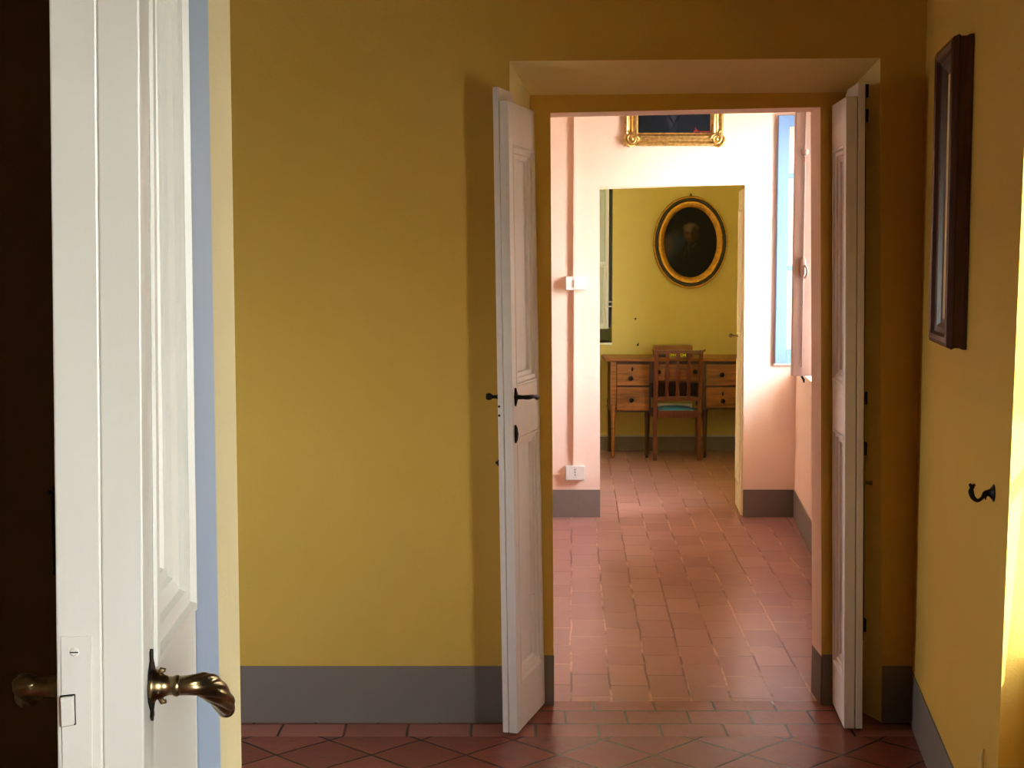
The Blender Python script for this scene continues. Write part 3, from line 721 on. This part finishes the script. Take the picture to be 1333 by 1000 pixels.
mb = MB(); sb_box(mb, -.01, .03, z1s + .001, CEIL - .002, .0005, .022); sb_box(mb, -.01, .03, z1s + .001, CEIL - .002, .024, .03)
sb_box(mb, .05, .075, z1s + .001, CEIL - .002, .0005, .03)
tag(mb.build('cable_trunking', M['yellow']), 'ochre-painted trunking running up the corner from the ivory switch', 'trunking')
# little iron staple in the recess soffit
q = at(908, 112, YR - .05); q.z = r2t.z + .045
mb = MB(); mb.tube(catmull([q + V((-.03, 0, -.004)), q + V((-.015, -.004, -.006)), q + V((-.004, 0, .0)), q + V((.004, 0, .008))], 4), .003, 8)
mb.box(q.x - .004, q.x + .014, q.y - .006, q.y + .006, q.z - .004, q.z + .012)
tag(mb.build('door_staple', M['iron'], bev=.001), 'small dark metal catch under the head of the second doorway', 'catch')

# ================================================================ THINGS IN THE PINK ROOM
def onP(px, py, off=0): return at(px, py, YP - off)
def face_box(mb, px0, px1, py0, py1, th, off=0, Y=None):
    Y = Y or YP; a_ = at(px0, py1, Y); b_ = at(px1, py0, Y); mb.box(a_.x, b_.x, Y - off - th, Y - off, a_.z, b_.z)
sw = empty('light_switch', at(749, 377, YP)); tag(sw, 'white surface light switch halfway up the conduit on the pink wall', 'light switch')
mb = MB(); face_box(mb, 736, 762, 360, 377.5, .045, .0003); mb.build('housing', M['plastic'], sw, bev=.003)
mb = MB(); face_box(mb, 746.5, 752, 364, 374, .008, .0455); mb.build('rocker', M['plastic'], sw, bev=.002)
sk = empty('power_socket', at(749, 624, YP)); tag(sk, 'white surface power socket above the grey skirting of the pink wall', 'socket')
mb = MB(); face_box(mb, 736, 761, 606, 624, .04, .0003); mb.build('housing', M['plastic'], sk, bev=.003)
for yy in (611.5, 615, 618.5):
    q = at(748.6, yy, YP - .041); mb = MB(); mb.lathe(q, (0, -1, 0), [(0, .0035), (.0008, .0035), (.0008, 0)], 10); mb.build('pin_hole', M['iron'], sk)
mb = MB(); cx_ = at(749, 300, YP)
for (ya, yb) in ((377.8, 605.5),): face_box(mb, 746, 750.5, ya, yb, .022, .0003)
tag(mb.build('conduit', M['pink']), 'pink-painted conduit between the white switch and the white socket', 'conduit')
mb = MB(); zt_ = CEIL - .005; a_ = at(746, 359.5, YP); mb.box(a_.x, at(750.5, 300, YP).x, YP - .0223, YP - .0003, a_.z, zt_)
tag(mb.build('conduit', M['pink']), 'pink-painted conduit rising from the white switch to the ceiling', 'conduit')
mb = MB(); a_ = at(735.5, 618.5, YP); b_ = at(690, 616, YP); mb.box(-1.8, a_.x, YP - .0103, YP - .0003, a_.z, b_.z)  # low run of conduit from the socket to the left wall
tag(mb.build('low_conduit', M['pink']), 'low horizontal pink conduit running left from the white socket', 'cord cover')

# gilt framed portrait over the farther doorway
pl, pr_, pbm = at(813, 190, YP).x, at(941, 190, YP).x, at(876, 190.5, YP).z
ptp = pbm + (pr_ - pl) * 1.25
def PGm(a, b, h): return V((a, YP - .004 - h, b))
gf = empty('gilt_picture_frame', ((pl + pr_) / 2, YP, pbm)); tag(gf, 'gilded frame with a dark portrait above the farthest doorway', 'picture')
mb = MB(); mitred(mb, PGm, pl, pr_, pbm, ptp, [(0, 0), (0, .012), (.004, .022), (.012, .026), (.02, .022), (.024, .012), (.03, .010), (.04, .012), (.048, .022), (.058, .026), (.066, .018), (.072, .010), (.08, .008)])
mb.build('frame', M['gold'], gf)
for (cx, cz, sx, sz) in ((pl, pbm, 1, 1), (pr_, pbm, -1, 1), (pl, ptp, 1, -1), (pr_, ptp, -1, -1)):
    mb = MB()
    def S(x, z, h): return PGm(cx + sx * x, cz + sz * z, h)
    # acanthus scroll: two spirals and a bud
    sp_ = [S(.042 + .034 * math.cos(t) * (1 - t / 16), .042 + .034 * math.sin(t) * (1 - t / 16), .026 + t * .001) for t in [i * .35 for i in range(26)]]
    mb.tube(sp_, resample([.009, .008, .007, .005], 26), 10)
    mb.tube(catmull([S(.004, .06, .02), S(-.002, .04, .026), S(.006, .014, .03), S(.03, .0, .026), S(.06, .004, .02)], 5), resample([.005, .009, .011, .009, .005], 21), 10)
    mb.tube(catmull([S(.07, .03, .02), S(.085, .045, .022), S(.075, .06, .02)], 4), .006, 8)
    mb.tube(catmull([S(.03, .07, .02), S(.02, .09, .022), S(.008, .08, .02)], 4), .006, 8)
    mb.lathe(S(.042, .042, .02), (0, -1, 0), [(0, .02), (.01, .017), (.018, .008), (.02, 0)], 14)
    mb.build('corner_scroll', M['gold'], gf)
pw, ph = (pr_ - pl) / 2 - .07, (ptp - pbm) / 2 - .07
cxp, czp = (pl + pr_) / 2, (pbm + ptp) / 2
M['portrait_top'] = painting('dark_portrait_canvas', (20, 27, 34), [(-.1, -.25, .2, .12, 0, .5, (26, 34, 34)), (.05, -.2, .25, .2, 0, .5, (24, 31, 40)),
    (-.01, -ph + .115, .028, .09, .0, .35, (48, 56, 64)), (-.035, -ph + .12, .005, .09, -.45, .4, (14, 18, 26)), (.035, -ph + .12, .007, .09, .5, .4, (10, 14, 22)), (0, .12, .1, .13, 0, .2, (120, 84, 62)), (0, .23, .11, .05, 0, .3, (70, 60, 50))])
mb = MB()
n_ = 6; oc = []
def rr_(cx, cz, a0): return [V((cx + .025 * math.cos(a0 + PI / 2 * k / n_), YP - .012, cz + .025 * math.sin(a0 + PI / 2 * k / n_))) for k in range(n_ + 1)]
oc = rr_(cxp + pw - .015, czp + ph - .015, 0) + rr_(cxp - pw + .015, czp + ph - .015, PI / 2) + rr_(cxp - pw + .015, czp - ph + .015, PI) + rr_(cxp + pw - .015, czp - ph + .015, 1.5 * PI)
mb.face(oc); cv = mb.build('canvas', M['portrait_top'], gf)
# object coordinates of the canvas are centred on it
def recentre(o, c):
    dlt = V(c) - wloc(o); o.location = o.location + dlt
    for v in o.data.vertices: v.co -= dlt
recentre(cv, (cxp, YP - .012, czp))
mb = MB(); sx0 = at(903, 172, YP - .012); sg = []
for i in range(30):
    t = i / 29; sg.append(V((sx0.x + t * .115, YP - .0145, sx0.z - .004 + .010 * abs(math.sin(i * 1.9)) * (1 + 1.2 * math.exp(-((t - .1) / .08) ** 2)))))
mb.tube(sg, .0018, 6); mb.tube([sg[2] + V((0, 0, .018)), sg[4] - V((0, 0, .004))], .0022, 6); mb.tube([sg[0], sg[6] + V((0, 0, .006))], .002, 6)
mb.build('signature', M['red_ink'], cv, label='scrawled red signature')

# ================================================================ THINGS IN THE FAR ROOM
# oval portrait
oc_ = at(899, 315.5, YF - .03); ax = (at(947, 315, YF - .03).x - at(851, 315, YF - .03).x) / 2; az = (at(899, 256, YF - .03).z - at(899, 375, YF - .03).z) / 2
ov = empty('oval_picture_frame', (oc_.x, YF, oc_.z - az)); tag(ov, 'oval black and gold frame with a portrait of a white-haired man above the desk', 'picture')
def ell(k, h, seg=72, sh=0): return [V((oc_.x + (ax - k) * math.cos(2 * PI * j / seg), YF - .006 - h, oc_.z + (az - k) * math.sin(2 * PI * j / seg))) for j in range(seg)]
def ering(prof, name, mat):
    mb = MB(); mb.grid([ell(k, h) for k, h in prof], closed_u=True); return mb.build(name, M[mat], ov)
sc1 = ax / 47.6
ering([(.0, 0), (-.004, .015), (0, .028), (.004, .032), (.010, .030), (.012, .026)], 'outer_bead', 'gold_dull')
ering([(.010, .027), (.014, .030), (.024, .034), (.034, .028), (.036, .024)], 'black_ring', 'black_paint')
ering([(.035, .024), (.038, .029), (.052, .027), (.07, .020), (.084, .012), (.086, .008)], 'gold_ring', 'gold_dull')
hx = oc_.x + .01
M['portrait'] = painting('portrait_canvas', (12, 10, 9), [(-.16, -.05, .07, .15, .35, .25, (40, 42, 54)), (-.11, -.07, .03, .14, .5, .35, (28, 42, 64)), (-.19, -.04, .04, .09, .1, .3, (66, 54, 56)),
    (-.02, -.22, .15, .2, 0, .2, (13, 11, 10)), (0, .075, .052, .07, .05, .22, (78, 54, 38)), (.002, .118, .055, .036, 0, .3, (96, 82, 62)), (.035, .07, .03, .065, 0, .35, (40, 26, 18)),
    (-.024, .075, .010, .006, 0, .4, (36, 20, 14)), (.012, .075, .010, .006, 0, .4, (30, 18, 12)), (-.010, .052, .008, .018, 0, .5, (88, 62, 44)), (-.008, .028, .018, .004, 0, .5, (48, 24, 18)),
    (-.006, -.035, .016, .05, .0, .3, (44,40,38)), (0, -.05, .008, .05, 0, .3, (16, 14, 16)), (.03, -.025, .03, .007, -.7, .4, (46,44,42)), (-.045, -.09, .003, .06, .1, .5, (46,42,40))], .6)
mb = MB(); mb.face(ell(.08, .006)); cv = mb.build('canvas', M['portrait'], ov); recentre(cv, (oc_.x, YF - .012, oc_.z))
mb = MB(); mb.tube(catmull([(oc_.x - .008, YF - .02, oc_.z + az), (oc_.x, YF - .02, oc_.z + az + .022), (oc_.x + .008, YF - .02, oc_.z + az)], 5), .003, 8); mb.build('hanging_ring', M['iron'], ov)
# nails in the wall left of the portrait
for (px, py, lb_) in ((827, 415, 'tiny nail in the farthest wall between the shutter and the portrait'), (830, 449, 'bent dark nail in the farthest wall just above the desk')):
    q = at(px, py, YF); mb = MB(); mb.lathe(q + V((0, .002, 0)), (0, -1, 0), [(0, .004), (.012, .004), (.013, .008), (.016, .008), (.017, 0)], 10)
    if py > 430: mb.tube([q + V((0, -.01, 0)), q + V((.006, -.014, .012)), q + V((.004, -.012, .022))], [.005, .004, .002], 8)
    tag(mb.build('nail', M['iron'], origin=q), lb_, 'nail')

# ---- desk
YD = YF - .47
zt = at(850, 470.5, YD).z; xl = at(791, 480, YD).x; xr = at(985, 480, YD).x
dk = empty('writing_desk', ((xl + xr) / 2, (YD + YF) / 2, 0)); tag(dk, 'old wooden kneehole desk with round-knobbed drawers against the farthest wall', 'desk')
def X_(px): return at(px, 500, YD).x
def Z_(py): return at(850, py, YD).z
mb = MB(); mb.box(X_(787), X_(989), YD - .02, YF - .014, zt, zt + .026); mb.build('desk_top', M['desk'], dk, bev=.006)
mb = MB()
for (a_, b_) in ((795.5, 848), (915, 981)):
    zb_ = Z_(537 if a_ < 900 else 534)
    mb.box(X_(a_), X_(b_), YD + .012, YF - .02, zb_, zt)
mb.box(X_(848), X_(915), YD + .012, YF - .02, Z_(499), zt)
mb.build('carcass', M['desk_dark'], dk, bev=.002)
mb = MB(); mb.box(X_(848) + .001, X_(915) - .001, YF - .045, YF - .022, Z_(524), Z_(499) - .001); mb.build('kneehole_panel', M['desk_dark'], dk)  # dark panel across the upper back of the kneehole
def drawer(px0, px1, py0, py1, knobs, key=None, lab=None):
    a_, b_ = X_(px0), X_(px1); z0, z1 = Z_(py1), Z_(py0)
    mb = MB(); mb.box(a_, b_, YD - .002, YD + .02, z0, z1); o = mb.build('drawer', M['desk'], dk, bev=.003)
    for (kx, ky) in knobs:
        mb = MB(); q = V((X_(kx), YD - .002, Z_(ky))); mb.lathe(q, (0, -1, 0), [(0, .012), (.004, .010), (.008, .007), (.014, .014), (.022, .018), (.028, .013), (.031, 0)], 18); mb.build('knob', M['iron'], o)
    if key:
        mb = MB(); q = V((X_(key[0]), YD - .003, Z_(key[1]))); mb.tube([q + V((0, 0, .022)), q + V((0, 0, .01)), q, q - V((0, 0, .014))], [.002, .007, .009, .004], 10); mb.build('escutcheon', M['iron'], o)
drawer(803, 845, 474.5, 502, [(821, 492.5)], (823, 481)); drawer(803, 845, 504.5, 534.5, [(822, 521)])
drawer(853, 911, 474.5, 496, [(857, 484), (904.5, 484)])
drawer(919, 971, 474.5, 502, [(939.5, 488)]); drawer(919, 971, 504.5, 531, [(941, 522)], (941, 513))
def turned(px, y, top, full=False):
    x = at(px, 500, YD).x; c_ = V((x, y, 0))
    mb = MB()
    if full: mb.box(x - .022, x + .022, y - .02, y + .02, .43, zt - .001)
    mb.lathe(c_, (0, 0, 1), [(0.001, .0), (.001, .011), (.03, .014), (.3, .018), (.37, .02), (.385, .026), (.40, .018), (.415, .026), (.432, .022), (top, .022)], 16)
    mb.build('leg', M['desk'] if full else M['desk_dark'], dk)
turned(798.5, YD + .022, .44, True); turned(843, YD + .04, .45); turned(919, YD + .04, .45); turned(977, YD + .022, .44, True)
turned(798.5, YF - .05, .44); turned(977, YF - .05, .44)

# ---- box with yellow lettering on the desk
YBx = YD + .13
bxl, bxr = at(853, 460, YBx).x, at(901, 460, YBx).x; z0 = zt + .0265; z1 = at(870, 450.5, YBx).z
bxo = empty('game_box', ((bxl + bxr) / 2, YBx + .1, z0)); tag(bxo, 'flat brown box with yellow lettering on a black front, lying on the desk', 'box')
zm = at(870, 458, YBx).z
mb = MB(); mb.box(bxl, bxr, YBx, YBx + .2, z0, zm); mb.build('box_base', M['black_print'], bxo, bev=.002)
mb = MB(); mb.box(bxl - .003, bxr + .003, YBx - .003, YBx + .203, zm, z1); mb.build('lid', M['desk'], bxo, bev=.003)
for body, pxa, pxb in (('idsi', 868.5, 880), ('ol', 884, 893)):
    cu = bpy.data.curves.new('lettering', 'FONT'); cu.body = body; cu.size = .1; cu.extrude = .0008; cu.offset = .0025
    to = bpy.data.objects.new('lettering_tmp', cu); COL.objects.link(to); bpy.context.view_layer.update()
    dg = bpy.context.evaluated_depsgraph_get(); me = bpy.data.meshes.new_from_object(to.evaluated_get(dg)); bpy.data.objects.remove(to)
    xs = [v.co.x for v in me.vertices]; ys = [v.co.y for v in me.vertices]
    lx0, lx1 = at(pxa, 462, YBx).x, at(pxb, 462, YBx).x; hgt = (zm - z0) * .8
    sx_, sy_ = (lx1 - lx0) / (max(xs) - min(xs)), hgt / (max(ys) - min(ys))
    for v in me.vertices:
        v.co = V((lx0 + (v.co.x - min(xs)) * sx_, YBx - .0012 - v.co.z, z0 + (zm - z0) * .1 + (v.co.y - min(ys)) * sy_)) - wloc(bxo)
    me.materials.clear(); me.materials.append(M['yellow_ink']); o = bpy.data.objects.new('lettering', me); COL.objects.link(o); o.parent = bxo; o['label'] = 'yellow lettering'
for px in (856, 901):
    q = at(px if px < 900 else 899, 461, YBx - .001); mb = MB(); mb.lathe(q, (0, -1, 0), [(0, .007), (.002, .007), (.003, 0)], 12); mb.build('white_stud', M['plastic'], bxo)

# ---- chair
YCh = YD - .10
ch = empty('dining_chair', (at(882, 600, YCh).x, YCh + .2, 0)); tag(ch, 'wooden slat-back chair with a blue seat pushed up to the far desk', 'chair')
def cX(px): return at(px, 500, YCh).x
def cZ(py): return at(880, py, YCh).z
seat_z = cZ(539)
zh = cZ(455.5)
for (pxt, pxb, foot) in ((853.5, 853, 603), (911.5, 910.5, 599)):
    xt, xb = cX(pxt), cX(pxb); mb = MB()
    pts = [(xb, YCh - .03, .001), (xb, YCh - .01, .15), (xb, YCh + .0, seat_z), (xt, YCh - .005, seat_z + .2), (xt, YCh - .04, zh)]
    for i in range(4):
        (xa, ya, za), (xc, yc, zc) = pts[i], pts[i + 1]; wa = .016
        mb.box8([(xa - wa, ya - wa, za), (xa + wa, ya - wa, za), (xa + wa, ya + wa, za), (xa - wa, ya + wa, za), (xc - wa, yc - wa, zc), (xc + wa, yc - wa, zc), (xc + wa, yc + wa, zc), (xc - wa, yc + wa, zc)])
    mb.build('leg', M['chair_wood'], ch, bev=.003)
for px in (849, 916):
    xb = cX(858 if px < 880 else 907) ; x = cX(px); mb = MB()
    mb.box8([(x - .012, YCh + .36, 0.001), (x + .012, YCh + .36, .001), (x + .012, YCh + .385, .001), (x - .012, YCh + .385, .001), (x - .017, YCh + .35, seat_z), (x + .017, YCh + .35, seat_z), (x + .017, YCh + .39, seat_z), (x - .017, YCh + .39, seat_z)])
    mb.build('leg', M['chair_wood'], ch, bev=.003)
# top rail with swept ears
mb = MB(); zr_ = cZ(458.5)
xs_ = [cX(848), cX(851), cX(856), cX(870), cX(882), cX(895), cX(908), cX(913), cX(917)]
zo = [.018, .006, .0, .004, .006, .004, .0, .006, .02]; rows = []
for x, dz in zip(xs_, zo):
    hh = .014 if abs(x - cX(882)) < .17 else .008
    rows.append([V((x, YCh - .058, zr_ + dz - hh)), V((x, YCh - .024, zr_ + dz - hh)), V((x, YCh - .024, zr_ + dz + hh)), V((x, YCh - .058, zr_ + dz + hh))])
mb.grid(rows, closed_u=True, smooth=False); mb.face(rows[0]); mb.face(rows[-1]); mb.build('top_rail', M['chair_wood'], ch, bev=.003)
mb = MB(); mb.box(cX(856), cX(909), YCh - .012, YCh + .012, cZ(522), cZ(516.5)); mb.build('back_rail', M['chair_wood'], ch, bev=.003)
for px in (868, 882, 896.5):
    x = cX(px); mb = MB(); rows = []
    for i in range(13):
        t = i / 12; z = lerp(cZ(518), zr_, t); y = lerp(YCh, YCh - .04, t); ww = .011 + .006 * math.sin(PI * t) + .004 * math.cos(4 * PI * t)
        rows.append([V((x - ww, y - .006, z)), V((x + ww, y - .006, z)), V((x + ww, y + .006, z)), V((x - ww, y + .006, z))])
    mb.grid(rows, closed_u=True, smooth=False); mb.face(rows[0]); mb.face(rows[-1]); mb.build('back_slat', M['chair_wood'], ch)
mb = MB(); mb.box(cX(856), cX(909), YCh - .014, YCh + .012, cZ(544), cZ(534.5)); mb.box(cX(850), cX(855), YCh, YCh + .36, seat_z - .03, seat_z + .01); mb.box(cX(909), cX(915), YCh, YCh + .36, seat_z - .03, seat_z + .01)
mb.box(cX(850), cX(915), YCh + .355, YCh + .385, seat_z - .03, seat_z + .01); mb.build('seat_frame', M['chair_wood'], ch, bev=.003)
mb = MB(); rows = []
for i in range(9):
    r = []
    for j in range(9):
        u, v = i / 8, j / 8; x = lerp(cX(857), cX(908), u); y = lerp(YCh + .02, YCh + .35, v)
        r.append(V((x, y, seat_z + .012 + .034 * (max(0, math.sin(PI * u)) * max(0, math.sin(PI * v))) ** .35)))
    rows.append(r)
mb.grid(rows); mb.build('seat', M['seat_blue'], ch)
mb = MB(); mb.box(cX(857), cX(908), YCh + .33, YCh + .352, seat_z + .01, seat_z + .052); mb.build('seat_edge', M['seat_white'], ch, bev=.004, label='white rolled front edge of the seat')

# ================================================================ LIGHT
sun_dir = V((-1, 1.6, -1.75)).normalized()
sd = bpy.data.lights.new('sun', 'SUN'); sd.energy = 8; sd.angle = math.radians(.6); sd.color = (1, .95, .86)
so = bpy.data.objects.new('sun', sd); COL.objects.link(so); so.rotation_euler = sun_dir.to_track_quat('-Z', 'Y').to_euler(); so.location = (6, 0, 8)
wd = bpy.data.worlds.new('sky'); SC.world = wd; wd.use_nodes = True; nt = wd.node_tree; bg = nt.nodes['Background']
tc = N(nt, 'ShaderNodeTexCoord'); sx = N(nt, 'ShaderNodeSeparateXYZ'); nt.links.new(tc.outputs['Generated'], sx.inputs[0])
r = ramp(nt, sx.outputs['Z'], [(.0, (.4, .38, .34, 1)), (.02, (1.0, .98, .93, 1)), (.5, (.84, .9, 1, 1))])
nt.links.new(r.outputs[0], bg.inputs[0]); bg.inputs[1].default_value = 22.5
def portal(x, y, z, sy, sz, side=1):
    l = bpy.data.lights.new('window_portal', 'AREA'); l.shape = 'RECTANGLE'; l.size = sz; l.size_y = sy; l.cycles.is_portal = True
    o = bpy.data.objects.new('window_portal', l); COL.objects.link(o); o.location = (x, y, z); o.rotation_euler = (0, math.radians(90 * side), 0)
portal(1.25, -.97, 1.45, 1.5, 1.75)
portal(-3.72, 4.25, 1.37, .8, .85, -1)
portal(rx(NY0) + TH + .15, (NY0 + NY1) / 2, (SILL1 + ZN) / 2, NY1 - NY0 + .2, ZN - SILL1 + .1)
for (a_, b_, c_, d_) in PW: portal(prx(b_) + .47, (a_ + b_) / 2, (c_ + d_) / 2, b_ - a_ + .1, d_ - c_ + .1)
portal(RX3 + .36, YPB + .5, 1.73, .85, 1.6)

add_sun_blocker(6, rx(3) + TH, 2.5, YC0 - .5, YM + .3, 3.25)
add_sun_blocker(5, 2.0, 3.056, YM + .35, YP + .5, 3.25)
add_sun_blocker(7, 1.2, 2.2, -3.6, .3, 2.9)
add_sun_blocker(8, RX3 + .33, 3.36, 7.4, YF + .4, 3.34)

# ================================================================ CAMERA
cam = bpy.data.cameras.new('camera'); cam.sensor_width = 36; cam.sensor_fit = 'HORIZONTAL'; cam.lens = F / 1333 * 36; cam.clip_start = .05
co = bpy.data.objects.new('camera', cam); COL.objects.link(co); co.location = (0, 0, H); co.rotation_euler = (PI / 2 - PITCH, 0, 0)
cam.shift_x = 0
SC.camera = co
vs = SC.view_settings; vs.view_transform = 'Standard'; vs.look = 'None'; vs.gamma = 1; vs.exposure = 1.3; vs.use_curve_mapping = False
SC.cycles.use_denoising = True; SC.cycles.max_bounces = 10; SC.cycles.diffuse_bounces = 6; SC.cycles.sample_clamp_indirect = 8
SC.cycles.caustics_reflective = False; SC.cycles.caustics_refractive = False
